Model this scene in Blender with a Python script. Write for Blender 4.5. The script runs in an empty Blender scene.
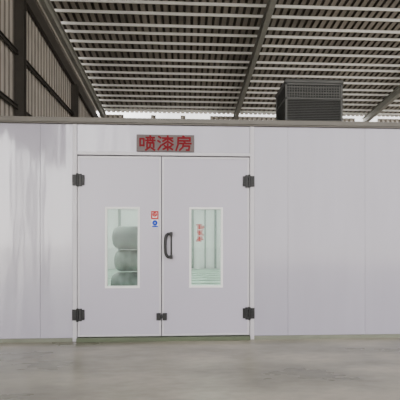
import bpy, bmesh, math, random
from mathutils import Vector, Matrix
random.seed(3)
S=bpy.context.scene
COL=S.collection

# ---------------- materials ----------------
def mat(name, col, rough=0.5, metal=0.0, noise=0.0, scale=4.0, bump=0.0, stretch=(1,1,1), spec=0.5, emit=None, es=0, coat=0, coat_ior=1.5, bdist=0.02):
    m=bpy.data.materials.new(name); m.use_nodes=True
    nt=m.node_tree; b=nt.nodes['Principled BSDF']
    b.inputs['Base Color'].default_value=(*col,1); b.inputs['Roughness'].default_value=rough
    b.inputs['Metallic'].default_value=metal
    b.inputs['Specular IOR Level'].default_value=spec
    b.inputs['Coat Weight'].default_value=coat; b.inputs['Coat IOR'].default_value=coat_ior; b.inputs['Coat Roughness'].default_value=0.10
    if emit:
        b.inputs['Emission Color'].default_value=(*emit,1); b.inputs['Emission Strength'].default_value=es
    tc=nt.nodes.new('ShaderNodeTexCoord'); mp=nt.nodes.new('ShaderNodeMapping')
    mp.inputs['Scale'].default_value=stretch
    nt.links.new(tc.outputs['Object'],mp.inputs['Vector'])
    n=nt.nodes.new('ShaderNodeTexNoise'); n.inputs['Scale'].default_value=scale; n.inputs['Detail'].default_value=5
    nt.links.new(mp.outputs[0],n.inputs['Vector'])
    r=nt.nodes.new('ShaderNodeValToRGB')
    r.color_ramp.elements[0].position=0.3; r.color_ramp.elements[1].position=0.7
    r.color_ramp.elements[0].color=(*[max(0,c*(1-noise)) for c in col],1)
    r.color_ramp.elements[1].color=(*[min(1,c*(1+noise)) for c in col],1)
    nt.links.new(n.outputs['Fac'],r.inputs[0]); nt.links.new(r.outputs[0],b.inputs['Base Color'])
    if bump>0:
        n.inputs['Detail'].default_value=2
        bp=nt.nodes.new('ShaderNodeBump'); bp.inputs['Strength'].default_value=bump; bp.inputs['Distance'].default_value=bdist
        nt.links.new(n.outputs['Fac'],bp.inputs['Height']); nt.links.new(bp.outputs[0],b.inputs['Normal'])
        nt.links.new(bp.outputs[0],b.inputs['Coat Normal'])
    return m
M_panel=mat('panel_paint',(0.375,0.352,0.43),0.3,0,0.05,1.6,0.8,(1.6,1,0.25),coat=1,coat_ior=1.9)
M_door=mat('door_paint',(0.46,0.43,0.515),0.4,0,0.02,1.5,0.2,(1,1,0.3),coat=0.7,coat_ior=1.6)
M_trim=mat('aluminium_trim',(0.54,0.52,0.555),0.35,0.1,0.04)
M_base=mat('base_channel_metal',(0.19,0.20,0.155),0.5,0.1,0.1)
M_cap=mat('cap_trim',(0.13,0.12,0.105),0.5,0.2,0.05)
M_white=mat('window_frame_white',(0.8,0.8,0.78),0.4)
M_gap=mat('gap_shade_rubber',(0.03,0.03,0.03),0.8)  # black for the seals, doubles as painted shade in the door gaps
M_thr=mat('threshold_metal',(0.10,0.12,0.075),0.5,0.2,0.1)
M_black=mat('black_metal',(0.01,0.01,0.011),0.45,0,0.1)
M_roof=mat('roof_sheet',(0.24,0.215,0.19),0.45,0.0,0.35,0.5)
M_rib_shade=mat('roof_rib_shade',(0.05,0.042,0.036),0.5,0.0,0.12,0.5)  # shade painted on rib sides and hollows so the ribs read
M_purlin=mat('purlin_steel',(0.86,0.86,0.85),0.4,0.0,0.04)
M_rafter=mat('rafter_steel',(0.25,0.25,0.23),0.6,0,0.08)
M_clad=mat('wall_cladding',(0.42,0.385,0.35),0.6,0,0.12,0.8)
M_cladrib_shade=mat('wall_cladding_rib_shade',(0.18,0.16,0.14),0.6,0,0.12,0.8)  # darker copy of the cladding colour, painted shade in the rib hollows
M_dark=mat('dark_steel',(0.045,0.04,0.035),0.6,0,0.1)
M_cool=mat('cooler_plastic',(0.055,0.055,0.052),0.6,0,0.15)
M_mesh=mat('mesh_wire',(0.075,0.075,0.07),0.6,0,0.1)
M_cool2=mat('cooler_dark',(0.02,0.02,0.02),0.8)
M_plate=mat('sign_plate_grey',(0.12,0.094,0.094),0.55,0.1,0.1)
M_red=mat('red_letter',(0.165,0.007,0.013),0.6,spec=0.15)
M_sred=mat('sticker_red',(0.45,0.006,0.01),0.5,spec=0.2)
M_blue=mat('blue_print',(0.01,0.06,0.5),0.5,spec=0.2)
M_wht=mat('white_print',(0.8,0.8,0.8),0.5)
M_inner=mat('inner_wall_white',(0.82,0.85,0.83),0.5)
M_green=mat('pale_green_paint',(0.58,0.74,0.64),0.5,0,0.08)
M_dgreen=mat('grey_green_reflection',(0.26,0.32,0.29),0.5,0,0.08)  # for strips that imitate dark vertical reflections
M_pit=mat('pit_dark',(0.05,0.08,0.06),0.7,0,0.1)
M_roll=mat('filter_roll',(0.22,0.27,0.24),0.45,0.1,0.35,3,0.5,(2,1,1))
M_lamp=mat('lamp_tube',(1,1,1),0.5,emit=(0.98,1,0.97),es=110)

def concrete(name='concrete_floor',k=1.0):
    m=bpy.data.materials.new(name); m.use_nodes=True; nt=m.node_tree; L=nt.links
    b=nt.nodes['Principled BSDF']
    tc=nt.nodes.new('ShaderNodeTexCoord')
    n1=nt.nodes.new('ShaderNodeTexNoise'); n1.inputs['Scale'].default_value=0.8; n1.inputs['Detail'].default_value=5; n1.inputs['Roughness'].default_value=0.55
    n2=nt.nodes.new('ShaderNodeTexNoise'); n2.inputs['Scale'].default_value=9; n2.inputs['Detail'].default_value=8
    mp=nt.nodes.new('ShaderNodeMapping'); mp.inputs['Scale'].default_value=(0.7,1.9,1); mp.inputs['Location'].default_value=(3.1,0.4,0)
    L.new(tc.outputs['Object'],mp.inputs[0]); L.new(mp.outputs[0],n1.inputs['Vector']); L.new(mp.outputs[0],n2.inputs['Vector'])
    r=nt.nodes.new('ShaderNodeValToRGB'); r.color_ramp.elements[0].position=0.38; r.color_ramp.elements[1].position=0.60
    r.color_ramp.elements[0].color=(0.195*k,0.187*k,0.142*k,1); r.color_ramp.elements[1].color=(0.375*k,0.345*k,0.275*k,1)
    L.new(n1.outputs['Fac'],r.inputs[0])
    mx=nt.nodes.new('ShaderNodeMix'); mx.data_type='RGBA'; mx.blend_type='OVERLAY'; mx.inputs[0].default_value=0.25
    L.new(r.outputs[0],mx.inputs[6]); L.new(n2.outputs['Fac'],mx.inputs[7])
    L.new(mx.outputs[2],b.inputs['Base Color'])
    bp=nt.nodes.new('ShaderNodeBump'); bp.inputs['Strength'].default_value=0.04; bp.inputs['Distance'].default_value=0.01
    L.new(n2.outputs['Fac'],bp.inputs['Height']); L.new(bp.outputs[0],b.inputs['Normal'])
    rr=nt.nodes.new('ShaderNodeMapRange'); rr.inputs[3].default_value=0.18; rr.inputs[4].default_value=0.42
    L.new(n1.outputs['Fac'],rr.inputs[0]); L.new(rr.outputs[0],b.inputs['Roughness'])
    return m
M_floor=concrete(); M_bounce=concrete('bounce_concrete',1.9)  # second one is brightened for the added bounce ground
M_glass=bpy.data.materials.new('window_glass'); M_glass.use_nodes=True
nt=M_glass.node_tree; nt.nodes.remove(nt.nodes['Principled BSDF'])
tr=nt.nodes.new('ShaderNodeBsdfTransparent'); tr.inputs[0].default_value=(0.95,0.995,0.97,1)
gl=nt.nodes.new('ShaderNodeBsdfGlossy'); gl.inputs['Roughness'].default_value=0.02
mx=nt.nodes.new('ShaderNodeMixShader'); mx.inputs[0].default_value=0.03
nt.links.new(tr.outputs[0],mx.inputs[1]); nt.links.new(gl.outputs[0],mx.inputs[2]); nt.links.new(mx.outputs[0],nt.nodes['Material Output'].inputs[0])

# ---------------- helpers ----------------
FC=[(0,3,2,1),(4,5,6,7),(0,1,5,4),(1,2,6,5),(2,3,7,6),(3,0,4,7)]
def add_box(bm,x0,x1,y0,y1,z0,z1,mi=0):
    vs=[bm.verts.new(p) for p in [(x0,y0,z0),(x1,y0,z0),(x1,y1,z0),(x0,y1,z0),(x0,y0,z1),(x1,y0,z1),(x1,y1,z1),(x0,y1,z1)]]
    for f in FC:
        fc=bm.faces.new([vs[i] for i in f]); fc.material_index=mi
def finish(name,bm,mats,parent=None,origin=None,bevel=0,smooth=False,**props):
    if origin is None:
        lo=[min(v.co[i] for v in bm.verts) for i in range(3)]; hi=[max(v.co[i] for v in bm.verts) for i in range(3)]
        origin=Vector(((lo[0]+hi[0])/2,(lo[1]+hi[1])/2,lo[2]))
    origin=Vector(origin)
    bmesh.ops.translate(bm,verts=bm.verts,vec=-origin)
    bmesh.ops.recalc_face_normals(bm,faces=bm.faces)
    me=bpy.data.meshes.new(name); bm.to_mesh(me); bm.free()
    if not isinstance(mats,(list,tuple)): mats=[mats]
    for m in mats: me.materials.append(m)
    if smooth:
        for p in me.polygons: p.use_smooth=True
    o=bpy.data.objects.new(name,me); COL.objects.link(o)
    if parent is not None:
        o.parent=parent; o.location=origin-WORLD[parent.name]
    else: o.location=origin
    WORLD[o.name]=origin.copy()
    if bevel:
        b=o.modifiers.new('bevel','BEVEL'); b.width=bevel; b.segments=2; b.limit_method='ANGLE'
    for k,v in props.items(): o[k]=v
    return o
WORLD={}
def boxes(name,bl,mats,parent=None,**kw):
    bm=bmesh.new()
    for b in bl: add_box(bm,*b)
    return finish(name,bm,mats,parent,**kw)
def empty(name,loc,**props):
    e=bpy.data.objects.new(name,None); COL.objects.link(e); e.location=loc; e.empty_display_size=0.2
    WORLD[e.name]=Vector(loc)
    for k,v in props.items(): e[k]=v
    return e
def ring(x0,x1,y0,y1,z0,z1,w):
    return [(x0,x0+w,y0,y1,z0,z1),(x1-w,x1,y0,y1,z0,z1),(x0+w,x1-w,y0,y1,z0,z0+w),(x0+w,x1-w,y0,y1,z1-w,z1)]
def beam_between(bm,p,q,prof):
    p=Vector(p);q=Vector(q); d=(q-p).normalized()
    up=Vector((0,0,1)); side=d.cross(up)
    if side.length<1e-3: side=Vector((1,0,0))
    side.normalize(); up=side.cross(d).normalized()
    A=[bm.verts.new(p+side*a+up*b) for a,b in prof]; B=[bm.verts.new(q+side*a+up*b) for a,b in prof]
    n=len(prof)
    for i in range(n): bm.faces.new((A[i],A[(i+1)%n],B[(i+1)%n],B[i]))
    bm.faces.new(A); bm.faces.new(B[::-1])
def I_prof(w,h,t=0.02):
    a=w/2; s=t/2
    return [(-a,0),(a,0),(a,t),(s,t),(s,h-t),(a,h-t),(a,h),(-a,h),(-a,h-t),(-s,h-t),(-s,t),(-a,t)]
def C_prof(w,h,t=0.01):
    return [(0,0),(w,0),(w,0.025),(w-t,0.025),(w-t,t),(t,t),(t,h-t),(w-t,h-t),(w-t,h-0.025),(w,h-0.025),(w,h),(0,h)]

D=4.62; EYE=1.4
SL=-0.106; H0=13.4
def rz(y): return H0+SL*y
XL=-6.2; XR=24.0; YB=24.6; YF=-8.0

# ---------------- setting ----------------
bm=bmesh.new(); add_box(bm,XL-0.3,XR+1,YF,YB+1,-0.2,0)
finish('floor',bm,M_floor,origin=(0,0,0),kind='structure',label='beige-grey stained concrete workshop floor')
bm=bmesh.new()
add_box(bm,XL-25,XR+25,-50,YF,-0.2,-0.01); add_box(bm,XL-25,XL-0.3,YF,YB+1,-0.2,-0.01)
finish('floor_bounce',bm,M_bounce,origin=(0,-20,0),kind='structure',label='unseen pale ground outside the hall, added to bounce light onto the roof')  # out of view, pale so that it reflects warm light up to the roof
def strip(bm,ptsA,ptsB,mis):
    a=[bm.verts.new(p) for p in ptsA]; b=[bm.verts.new(p) for p in ptsB]
    for i in range(len(a)-1):
        f=bm.faces.new((a[i],a[i+1],b[i+1],b[i])); f.material_index=mis[i]
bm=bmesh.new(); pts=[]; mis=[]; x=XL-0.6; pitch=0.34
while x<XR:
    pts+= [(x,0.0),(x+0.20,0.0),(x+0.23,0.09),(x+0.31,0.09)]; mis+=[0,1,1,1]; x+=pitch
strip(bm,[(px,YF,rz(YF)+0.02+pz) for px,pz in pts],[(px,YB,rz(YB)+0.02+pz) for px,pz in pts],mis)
finish('ceiling',bm,[M_roof,M_rib_shade],origin=(0,0,0),kind='structure',label='finely ribbed brown-grey metal roof sheeting')
WT=0.62
bm=bmesh.new()
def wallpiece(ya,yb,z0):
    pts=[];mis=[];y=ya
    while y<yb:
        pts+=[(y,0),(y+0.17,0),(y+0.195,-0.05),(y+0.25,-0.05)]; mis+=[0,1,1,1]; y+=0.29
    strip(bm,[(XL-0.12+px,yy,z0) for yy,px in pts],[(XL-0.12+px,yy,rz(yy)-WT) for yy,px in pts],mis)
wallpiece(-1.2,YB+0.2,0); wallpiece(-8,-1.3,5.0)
for a,b in ((-2.4,-2.2),(-3.9,-3.2),(-5.6,-4.5)): wallpiece(a,b-0.3,0)  # unseen strips and openings, shaped to put bright streaks on the left panels
finish('wall_left',bm,[M_clad,M_cladrib_shade],origin=(XL,0,0),kind='structure',label='finely ribbed brownish-grey metal wall cladding')
bm=bmesh.new()
def backpiece(xa,xb,z0,z1):
    pts=[];mis=[];x=xa
    while x<xb-0.1:
        pts+=[(x,0),(x+0.2,0),(x+0.23,0.05),(x+0.30,0.05)]; mis+=[0,1,1,1]; x+=0.36
    pts.append((x,0)); mis.append(0)
    strip(bm,[(xx,YB+py,z0) for xx,py in pts],[(xx,YB+py,z1) for xx,py in pts],mis)
zs=rz(YB)-0.36; zt=rz(YB)-0.12
backpiece(XL-0.2,XR,0,zs)
for a,b in ((XL-0.2,-4.6),(-2.6,-2.2),(-0.4,0.0),(1.8,6.8),(9.2,9.6),(11.4,12.8),(14.6,XR)): backpiece(a,b,zs,zt)
finish('wall_back',bm,[M_clad,M_cladrib_shade],origin=(0,YB,0),kind='structure',label='ribbed metal end wall')

y=12.0; ph=0.12; k=0
steps=(0.60,0.74,0.52,0.68)
while y<YB+0.05:
    bm=bmesh.new(); z=rz(y)-ph
    beam_between(bm,(XL-0.1,y,z),(XR,y,z),C_prof(0.042,ph))
    finish('roof_purlin',bm,M_purlin,label='pale galvanised steel purlin under the roof sheets',category='beam',group='steel roof purlins')
    y+=steps[k%4]; k+=1
for rx in (XL+0.22,3.65,13.5):
    bm=bmesh.new(); 
    beam_between(bm,(rx,YF,rz(YF)-ph-0.52),(rx,YB,rz(YB)-ph-0.52),I_prof(0.24,0.5,0.03))
    finish('roof_rafter',bm,M_rafter,label='grey painted steel I-beam rafter under the purlins',category='beam',group='steel roof rafters')
bm=bmesh.new()
beam_between(bm,(XL+0.02,YF,rz(YF)-1.5),(XL+0.02,YB,rz(YB)-1.5),[(-0.08,0),(0.08,0),(0.08,0.6),(-0.08,0.6)])
finish('eave_beam',bm,M_dark,label='dark steel eave beam along the side wall',category='beam')
for z in (6.2,8.2):
    bm=bmesh.new()
    beam_between(bm,(XL-0.02,YF,z),(XL-0.02,YB,z),C_prof(0.08,0.16))
    finish('wall_girt',bm,M_dark,label='horizontal steel girt on the side wall',category='beam',group='side wall girts')
for y in (6.5,12.5,18.5,24.0):
    bm=bmesh.new(); top=rz(y)-1.5
    add_box(bm,XL-0.1,XL+0.24,y-0.11,y-0.09,0,top); add_box(bm,XL-0.1,XL+0.24,y+0.09,y+0.11,0,top); add_box(bm,XL+0.07,XL+0.09,y-0.09,y+0.09,0,top)
    finish('steel_column',bm,M_dark,label='dark steel H-section column at the side wall',category='column',group='side wall columns')

# ---------------- spray booth ----------------
booth=empty('spray_booth',(0.3,D,0),label='white sandwich-panel paint spray booth with double doors',category='spray booth')
BD=8.2; T=0.05; ZT=3.0
def panel(x0,x1,z0,z1): 
    return boxes('wall_panel',[(x0+0.0015,x1-0.0015,D,D+T,z0,z1)],M_panel,booth,bevel=0.002)
for x0,x1 in ((-4.2,-3.1),(-3.1,-2.0),(-2.0,-1.56),(0.96,1.444),(1.444,2.56),(2.56,3.68),(3.68,4.75)):
    panel(x0,x1,0.05,ZT)
panel(-1.50,0.90,2.62,ZT)
boxes('side_wall',[(-4.25,-4.2,D+0.06,D+BD,0,ZT)],M_inner,booth)
boxes('side_wall',[(4.75,4.8,D+0.06,D+BD,0,ZT)],M_inner,booth)
boxes('rear_wall',[(-4.25,4.8,D+BD,D+BD+0.05,0,ZT)],M_inner,booth)
for px0,px1 in ((-2.6,-2.5),(0.17,0.30),(0.72,0.76),(1.10,1.18)):  # dark strips added in place of reflections in the window panes
    boxes('reflection_strip',[(px0,px1,D+BD-0.06,D+BD-0.001,0.31,ZT-0.002)],M_dgreen,booth,label='grey-green strip standing in for a dark reflection in the door glass')
GZ=0.30
boxes('inner_floor',[(-4.195,4.745,D+0.10,D+BD-0.002,0.002,0.05)],M_pit,booth)
gr=[(-4.19,4.74,D+0.12+0.62*i,D+0.50+0.62*i,GZ-0.04,GZ) for i in range(13)]
gr+=[(-4.15+1.48*i,-4.09+1.48*i,D+0.12,D+0.12+0.62*12+0.38,0.05,GZ-0.041) for i in range(7)]
boxes('floor_grating',gr,M_green,booth,label='pale green slatted floor grating')
boxes('booth_roof',[(-4.25,4.8,D+0.05,D+BD+0.05,ZT,ZT+0.06)],M_inner,booth)
boxes('top_cap',[(-4.27,4.82,D-0.03,D+0.06,ZT+0.0,ZT+0.015),(-4.27,4.82,D-0.03,D+0.05,ZT+0.02,ZT+0.085),(-4.27,4.82,D-0.015,D+0.05,ZT+0.015,ZT+0.02)],M_cap,booth,bevel=0.003)
boxes('base_channel',[(-4.25,-1.56,D-0.012,D+0.055,0,0.05)],M_base,booth)
boxes('base_channel',[(0.96,4.8,D-0.012,D+0.055,0,0.05)],M_base,booth)
boxes('door_frame',[(-1.56,-1.502,D-0.008,D+0.06,0,ZT),(0.902,0.96,D-0.008,D+0.06,0,ZT),(-1.502,0.902,D-0.012,D+0.06,2.576,2.62)],M_trim,booth,bevel=0.003)
boxes('gap_shade_seal',[(-1.502,-1.48,D+0.03,D+0.05,0.03,2.576),(0.88,0.902,D+0.03,D+0.05,0.03,2.576),(-1.502,0.902,D+0.03,D+0.05,2.555,2.576),(-1.502,0.902,D+0.03,D+0.05,0.03,0.06)],M_gap,booth,label='black seal strip added as shade in the door gaps')  # dark backing so the gaps around the leaves read as shade
boxes('door_threshold',[(-1.50,0.90,D-0.05,D+0.06,0,0.055)],M_thr,booth,bevel=0.004)

def door(x0,x1,wx0,wx1,side):
    z0,z1=0.065,2.56; wz0,wz1=0.744,1.846; y0,y1=D-0.004,D+0.029
    d=boxes('door',[(x0,wx0,y0,y1,z0,z1),(wx1,x1,y0,y1,z0,z1),(wx0,wx1,y0,y1,z0,wz0),(wx0,wx1,y0,y1,wz1,z1)],M_door,booth)
    boxes('edge_trim',ring(x0,x1,y0-0.004,y0+0.002,z0,z1,0.028),M_trim,d,bevel=0.001,label='thin aluminium edging')
    w=boxes('window_frame',ring(wx0-0.012,wx1+0.012,y0-0.008,y1+0.006,wz0-0.012,wz1+0.012,0.03),M_white,d,bevel=0.003,label='white window surround')
    boxes('window_pane',[(wx0+0.016,wx1-0.016,D+0.018,D+0.024,wz0+0.016,wz1-0.016)],M_glass,w,label='clear glass pane')
    for hz in (2.225,0.37):
        hx=(x0-0.03) if side<0 else (x1+0.03)
        s=side
        bm=bmesh.new()
        def bx(a,b,z0_,z1_,yy): add_box(bm,min(a,b),max(a,b),y0-yy,y0-0.004,z0_,z1_)
        bx(hx+s*0.040,hx-s*0.016,hz-0.075,hz+0.075,0.02)
        bx(hx-s*0.052,hx-s*0.09,hz-0.085,hz+0.085,0.028)
        bx(hx-s*0.09,hx-s*0.125,hz-0.07,hz+0.07,0.018)
        bx(hx-s*0.012,hx-s*0.055,hz-0.05,hz-0.004,0.02)
        bx(hx-s*0.012,hx-s*0.055,hz+0.004,hz+0.05,0.02)
        r=bmesh.ops.create_cone(bm,segments=18,radius1=0.016,radius2=0.016,depth=0.18,cap_ends=True)
        bmesh.ops.translate(bm,verts=r['verts'],vec=(hx-s*0.034,y0-0.026,hz))
        for sx in (hx+s*0.012,hx-s*0.107):
            for sz in (-0.045,0.045):
                r=bmesh.ops.create_cone(bm,segments=10,radius1=0.009,radius2=0.006,depth=0.006,cap_ends=True)
                bmesh.ops.rotate(bm,verts=r['verts'],matrix=Matrix.Rotation(math.pi/2,3,'X'))
                bmesh.ops.translate(bm,verts=r['verts'],vec=(sx,y0-0.022,hz+sz))
        finish('hinge',bm,M_black,d,label='black stepped hinge with upright barrel')
    return d
dl=door(-1.492,-0.346,-1.107,-0.653,-1)
dr=door(-0.334,0.892,0.056,0.505,1)
boxes('meeting_seal',[(-0.36,-0.32,D+0.03,D+0.045,0.065,2.56)],M_gap,dr,label='black rubber meeting seal')
boxes('latch',[(-0.41,-0.35,D-0.035,D-0.008,0.285,0.385),(-0.325,-0.265,D-0.035,D-0.008,0.285,0.385),(-0.36,-0.31,D-0.03,D-0.016,0.315,0.355)],M_black,dr,bevel=0.004,label='black latch block')
def tube(bm,pts,r,seg=12):
    rings=[]
    n=len(pts)
    for i,p in enumerate(pts):
        p=Vector(p); t=(Vector(pts[min(i+1,n-1)])-Vector(pts[max(i-1,0)])).normalized()
        u=t.cross(Vector((0,1,0.01))).normalized(); v=t.cross(u).normalized()
        rings.append([bm.verts.new(p+u*r*math.cos(a)+v*r*math.sin(a)) for a in [2*math.pi*k/seg for k in range(seg)]])
    for i in range(n-1):
        for k in range(seg): bm.faces.new((rings[i][k],rings[i][(k+1)%seg],rings[i+1][(k+1)%seg],rings[i+1][k]))
    bm.faces.new(rings[0]); bm.faces.new(rings[-1][::-1])
bm=bmesh.new(); pts=[]
for i in range(25):
    a=math.pi*i/24
    sx=-abs(math.sin(a))**0.45; cz=math.cos(a)
    pts.append((-0.205+0.08*sx, D-0.055-0.01*math.sin(a), 1.325+0.16*(abs(cz)**0.7)*(1 if cz>0 else -1)))
tube(bm,pts,0.021)
add_box(bm,-0.225,-0.185,D-0.075,D-0.004,1.46,1.51); add_box(bm,-0.225,-0.185,D-0.075,D-0.004,1.14,1.19)
add_box(bm,-0.217,-0.193,D-0.02,D-0.004,1.18,1.47)
finish('handle',bm,M_black,dr,label='black bow pull handle')

# sign
sign=boxes('sign',[(-0.685,0.115,D-0.022,D-0.013,2.625,2.862)],M_plate,None,bevel=0.003,label='grey sign plate with red Chinese lettering above the booth doors',category='sign')
G={}
G['a']=[((0.6,7.8),(0.6,3.0)),((0.6,7.8),(2.8,7.8)),((2.8,7.8),(2.8,3.0)),((0.6,3.4),(2.8,3.4)),
        ((4.2,8.6),(9.4,8.6)),((6.8,9.8),(6.8,6.6)),((3.9,6.7),(9.7,6.7)),((5.3,7.6),(5.3,5.8)),((8.3,7.6),(8.3,5.8)),
        ((4.8,5.1),(4.8,2.1)),((4.8,5.1),(8.9,5.1)),((8.9,5.1),(8.9,2.1)),((6.8,4.2),(6.6,2.4)),((6.6,2.4),(4.0,0.3)),((7.4,1.8),(9.5,0.3))]
G['b']=[((0.8,9.4),(2.2,8.4)),((0.3,6.6),(1.8,5.6)),((0.5,0.6),(2.3,3.6)),
        ((3.2,8.4),(9.5,8.4)),((6.4,9.9),(6.4,5.6)),((6.2,8.2),(3.3,6.2)),((6.6,8.2),(9.6,6.2)),
        ((6.4,6.2),(3.0,3.9)),((6.4,6.2),(9.8,3.9)),((6.4,4.6),(6.4,0.4)),((4.2,3.4),(5.4,2.6)),((3.5,0.9),(5.6,2.1)),((8.8,3.4),(7.4,2.5)),((7.2,2.2),(9.4,0.8))]
G['c']=[((4.6,9.9),(5.6,9.0)),((1.6,8.6),(9.2,8.6)),((9.0,8.6),(9.0,6.6)),((1.6,6.7),(9.0,6.7)),((1.7,8.6),(1.6,4.0)),((1.6,4.0),(0.4,0.3)),
        ((5.4,6.2),(5.9,5.4)),((2.6,4.9),(9.7,4.9)),((5.0,4.9),(4.5,2.4)),((4.5,2.4),(2.6,0.3)),((4.9,3.2),(8.7,3.2)),((8.7,3.2),(8.3,0.6)),((8.3,0.6),(6.7,0.5))]
def glyph(bm,g,cx,cz,cw,gw,hw,ybase,yback,kk=[0]):
    x0=cx-cw/2; z0=cz-gw/2
    for (p,q) in G[g]:
        P=Vector((x0+p[0]/10*cw,0,z0+p[1]/10*gw)); Q=Vector((x0+q[0]/10*cw,0,z0+q[1]/10*gw))
        d=(Q-P).normalized(); n=Vector((-d.z,0,d.x)); kk[0]+=1
        P=P-d*hw*0.6; Q=Q+d*hw*0.6; yy=ybase-0.00004*kk[0]
        vs=[]
        for y_ in (yy,yback):
            vs+=[bm.verts.new((v.x,y_,v.z)) for v in (P-n*hw,Q-n*hw,Q+n*hw,P+n*hw)]
        for f in [(0,1,2,3),(7,6,5,4),(0,4,5,1),(1,5,6,2),(2,6,7,3),(3,7,4,0)]: bm.faces.new([vs[j] for j in f])
bm=bmesh.new()
for i,g in enumerate('abc'):
    glyph(bm,g,-0.285+(i-1)*0.25,2.744,0.225,0.208,0.0125,D-0.0245,D-0.0222)
finish('lettering',bm,M_red,sign)

# stickers
s1=boxes('warning_sticker',[(-0.487,-0.38,D-0.007,D-0.004,1.69,1.805)],M_wht,None,label='small red and white no smoking sticker on the door',category='sticker')
bm=bmesh.new()
for b in ring(-0.485,-0.382,D-0.009,D-0.0072,1.692,1.803,0.018): add_box(bm,*b)
def disc_ring(bm,cx,cz,r0,r1,y,seg=28):
    A=[];B=[]
    for k in range(seg):
        a=2*math.pi*k/seg
        A.append(bm.verts.new((cx+r0*math.cos(a),y,cz+r0*math.sin(a))))
        B.append(bm.verts.new((cx+r1*math.cos(a),y,cz+r1*math.sin(a))))
    for k in range(seg): bm.faces.new((A[k],A[(k+1)%seg],B[(k+1)%seg],B[k]))
disc_ring(bm,-0.4335,1.755,0.016,0.031,D-0.0095)
vs=[bm.verts.new((-0.4335+a,D-0.0096,1.755+b)) for a,b in ((-0.028,0.017),(-0.017,0.028),(0.028,-0.017),(0.017,-0.028))]; bm.faces.new(vs)
finish('red_print',bm,M_sred,s1)
s2=boxes('notice_sticker',[(-0.478,-0.385,D-0.007,D-0.004,1.575,1.68)],M_wht,None,label='small blue and white mandatory notice sticker on the door',category='sticker')
bm=bmesh.new(); disc_ring(bm,-0.4315,1.638,0.007,0.038,D-0.0095); add_box(bm,-0.474,-0.389,D-0.009,D-0.0072,1.578,1.598)
finish('blue_print',bm,M_blue,s2)

# ---------------- inside the booth ----------------
for lx in (-2.6,0.2,3.0):
    for ly in (D+2.0,D+5.4):
        e=boxes('tube_lamp',[(lx-0.65,lx+0.65,ly-0.12,ly+0.12,ZT-0.05,ZT-0.002)],M_white,None,label='white fluorescent tube lamp fixed to the booth ceiling',category='lamp',group='booth ceiling lamps')
        bm=bmesh.new()
        for dy in (-0.06,0.06):
            r=bmesh.ops.create_cone(bm,segments=12,radius1=0.016,radius2=0.016,depth=1.2,cap_ends=True)
            bmesh.ops.rotate(bm,verts=r['verts'],matrix=Matrix.Rotation(math.pi/2,3,'Y'))
            bmesh.ops.translate(bm,verts=r['verts'],vec=(lx,ly+dy,ZT-0.07))
        finish('tube',bm,M_lamp,e)
def roll(x0,x1,y,z,r,lab,ph):
    bm=bmesh.new(); n=40; seg=36; rings=[]
    for i in range(n+1):
        t=i/n; e=min(t,1-t)*(x1-x0)
        rr=r*(1 if e>0.16 else math.sqrt(max(0.0,1-(1-e/0.16)**2))*0.6+0.4)
        ring_=[]
        for k in range(seg):
            a=2*math.pi*k/seg
            q=rr*(0.985+0.015*math.sin(3*a+ph+4*t))*(1-0.012*abs(math.sin(t*22+ph)))
            ring_.append(bm.verts.new((x0+(x1-x0)*t,y+q*math.cos(a),z+q*math.sin(a))))
        rings.append(ring_)
    for i in range(n):
        for k in range(seg): bm.faces.new((rings[i][k],rings[i][(k+1)%seg],rings[i+1][(k+1)%seg],rings[i+1][k]))
    bm.faces.new(rings[0]); bm.faces.new(rings[-1][::-1])
    finish('filter_roll',bm,M_roll,None,smooth=True,label=lab,category='roll',group='filter rolls stacked in the booth')
zz=GZ
for i,(r,xs) in enumerate(((0.235,-1.47),(0.22,-1.41),(0.235,-1.45))):
    roll(xs,-0.50,6.6+0.01*i,zz+r,r,'bulky grey-green filter material roll lying in a stack',i*2.1); zz+=2*r+0.001
bm=bmesh.new()
random.seed(5)
for r_ in range(3):
    cx=0.19; cz=1.585-0.085*r_
    for j in range(4):
        a=random.uniform(-0.05,-0.025); w_=random.uniform(0.07,0.10)
        add_box(bm,cx+a,cx+a+w_,D+0.02445,D+0.0250,cz-0.036+0.019*j,cz-0.022+0.019*j)
    add_box(bm,cx-0.009,cx+0.009,D+0.0244,D+0.0251,cz-0.036,cz+0.038)
finish('window_notice',bm,M_sred,None,label='small dark red printed characters stuck behind the door glass',category='notice')

# ---------------- cooler on booth roof ----------------
cx0,cx1=1.66,2.64; cy0,cy1=5.45,6.05; zb=ZT+0.061
cool=empty('air_cooler',((cx0+cx1)/2,(cy0+cy1)/2,zb),label='dark charcoal louvred air handling unit on the booth roof',category='air cooler')
boxes('core',[(cx0+0.035,cx1-0.035,cy0+0.035,cy1-0.035,zb,zb+0.97)],M_cool2,cool)
fr=[]
for ax in (cx0,cx1-0.035):
    for ay in (cy0,cy1-0.035): fr.append((ax,ax+0.035,ay,ay+0.035,zb,zb+0.96))
for z in (zb,zb+0.70,zb+0.94): fr+= [(cx0,cx1,cy0,cy0+0.03,z,z+0.03),(cx0,cx1,cy1-0.03,cy1,z,z+0.03),(cx0,cx0+0.03,cy0,cy1,z,z+0.03),(cx1-0.03,cx1,cy0,cy1,z,z+0.03)]
boxes('frame',fr,M_cool,cool,bevel=0.004)
lv=bmesh.new()
z=zb+0.04
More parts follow.
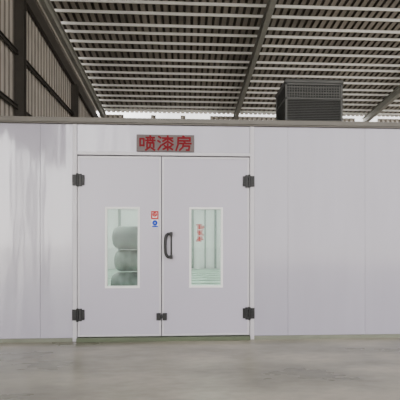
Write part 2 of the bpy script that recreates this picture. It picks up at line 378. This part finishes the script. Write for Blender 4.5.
while z<zb+0.92:
    vs=[lv.verts.new(v) for v in ((cx0+0.03,cy0+0.008,z),(cx1-0.03,cy0+0.008,z),(cx1-0.03,cy0+0.03,z+0.010),(cx0+0.03,cy0+0.03,z+0.010),(cx0+0.03,cy0+0.008,z+0.008),(cx1-0.03,cy0+0.008,z+0.008),(cx1-0.03,cy0+0.03,z+0.018),(cx0+0.03,cy0+0.03,z+0.018))]
    for f in FC: lv.faces.new([vs[i] for i in f])
    for sx,dx in ((cx0,1),(cx1,-1)):
        vs=[lv.verts.new(v) for v in ((sx+0.008*dx,cy0+0.04,z),(sx+0.008*dx,cy1-0.04,z),(sx+0.03*dx,cy1-0.04,z+0.010),(sx+0.03*dx,cy0+0.04,z+0.010),(sx+0.008*dx,cy0+0.04,z+0.008),(sx+0.008*dx,cy1-0.04,z+0.008),(sx+0.03*dx,cy1-0.04,z+0.018),(sx+0.03*dx,cy0+0.04,z+0.018))]
        for f in FC: lv.faces.new([vs[i] for i in f])
    z+=0.028
finish('louvre',lv,M_cool,cool)
msh=[]
x=cx0+0.06
while x<cx1-0.05:
    msh.append((x,x+0.009,cy0-0.004,cy0+0.006,zb+0.735,zb+0.935)); x+=0.045
z=zb+0.76
while z<zb+0.93:
    msh.append((cx0+0.035,cx1-0.035,cy0-0.003,cy0+0.005,z,z+0.009)); z+=0.045
boxes('mesh_grille',msh,M_mesh,cool,label='grey wire mesh grille along the top')
bm=bmesh.new()
b0=[(cx0-0.01,cy0-0.01),(cx1+0.01,cy0-0.01),(cx1+0.01,cy1+0.01),(cx0-0.01,cy1+0.01)]
b1=[(cx0+0.03,cy0+0.03),(cx1-0.03,cy0+0.03),(cx1-0.03,cy1-0.03),(cx0+0.03,cy1-0.03)]
L0=[bm.verts.new((*p,zb+0.975)) for p in b0]; L1=[bm.verts.new((*p,zb+1.01)) for p in b0]; L2=[bm.verts.new((*p,zb+1.05)) for p in b1]
bm.faces.new(L0[::-1]); bm.faces.new(L2)
for A,B in ((L0,L1),(L1,L2)):
    for i in range(4): bm.faces.new((A[i],A[(i+1)%4],B[(i+1)%4],B[i]))
finish('lid',bm,M_cool,cool,label='dark grey lid')

# ---------------- light: hazy sky, left side boosted to throw glare on the left panels, warm near the ground ----------------
w=bpy.data.worlds.new('w'); S.world=w; w.use_nodes=True
nt=w.node_tree; bg=nt.nodes['Background']; L=nt.links
tc=nt.nodes.new('ShaderNodeTexCoord'); sp=nt.nodes.new('ShaderNodeSeparateXYZ'); L.new(tc.outputs['Generated'],sp.inputs[0])
rz_=nt.nodes.new('ShaderNodeValToRGB'); mr=nt.nodes.new('ShaderNodeMapRange'); mr.inputs[1].default_value=-0.3; mr.inputs[2].default_value=0.5
L.new(sp.outputs[2],mr.inputs[0]); L.new(mr.outputs[0],rz_.inputs[0])
rz_.color_ramp.elements[0].color=(0.95,0.88,0.77,1); rz_.color_ramp.elements[1].color=(0.98,0.98,1.0,1)
L.new(rz_.outputs[0],bg.inputs[0])
mr2=nt.nodes.new('ShaderNodeMapRange'); mr2.inputs[1].default_value=-0.05; mr2.inputs[2].default_value=-0.5; mr2.inputs[3].default_value=2.5; mr2.inputs[4].default_value=9.0
L.new(sp.outputs[0],mr2.inputs[0]); L.new(mr2.outputs[0],bg.inputs[1])
# ---------------- camera ----------------
cam=bpy.data.cameras.new('cam'); co=bpy.data.objects.new('camera',cam); COL.objects.link(co); S.camera=co
cam.sensor_fit='HORIZONTAL'; cam.sensor_width=36; cam.lens=36*330/400
cam.shift_y=0.10
co.location=(0,0,EYE); co.rotation_euler=(math.pi/2,0,-math.atan(0.0424))
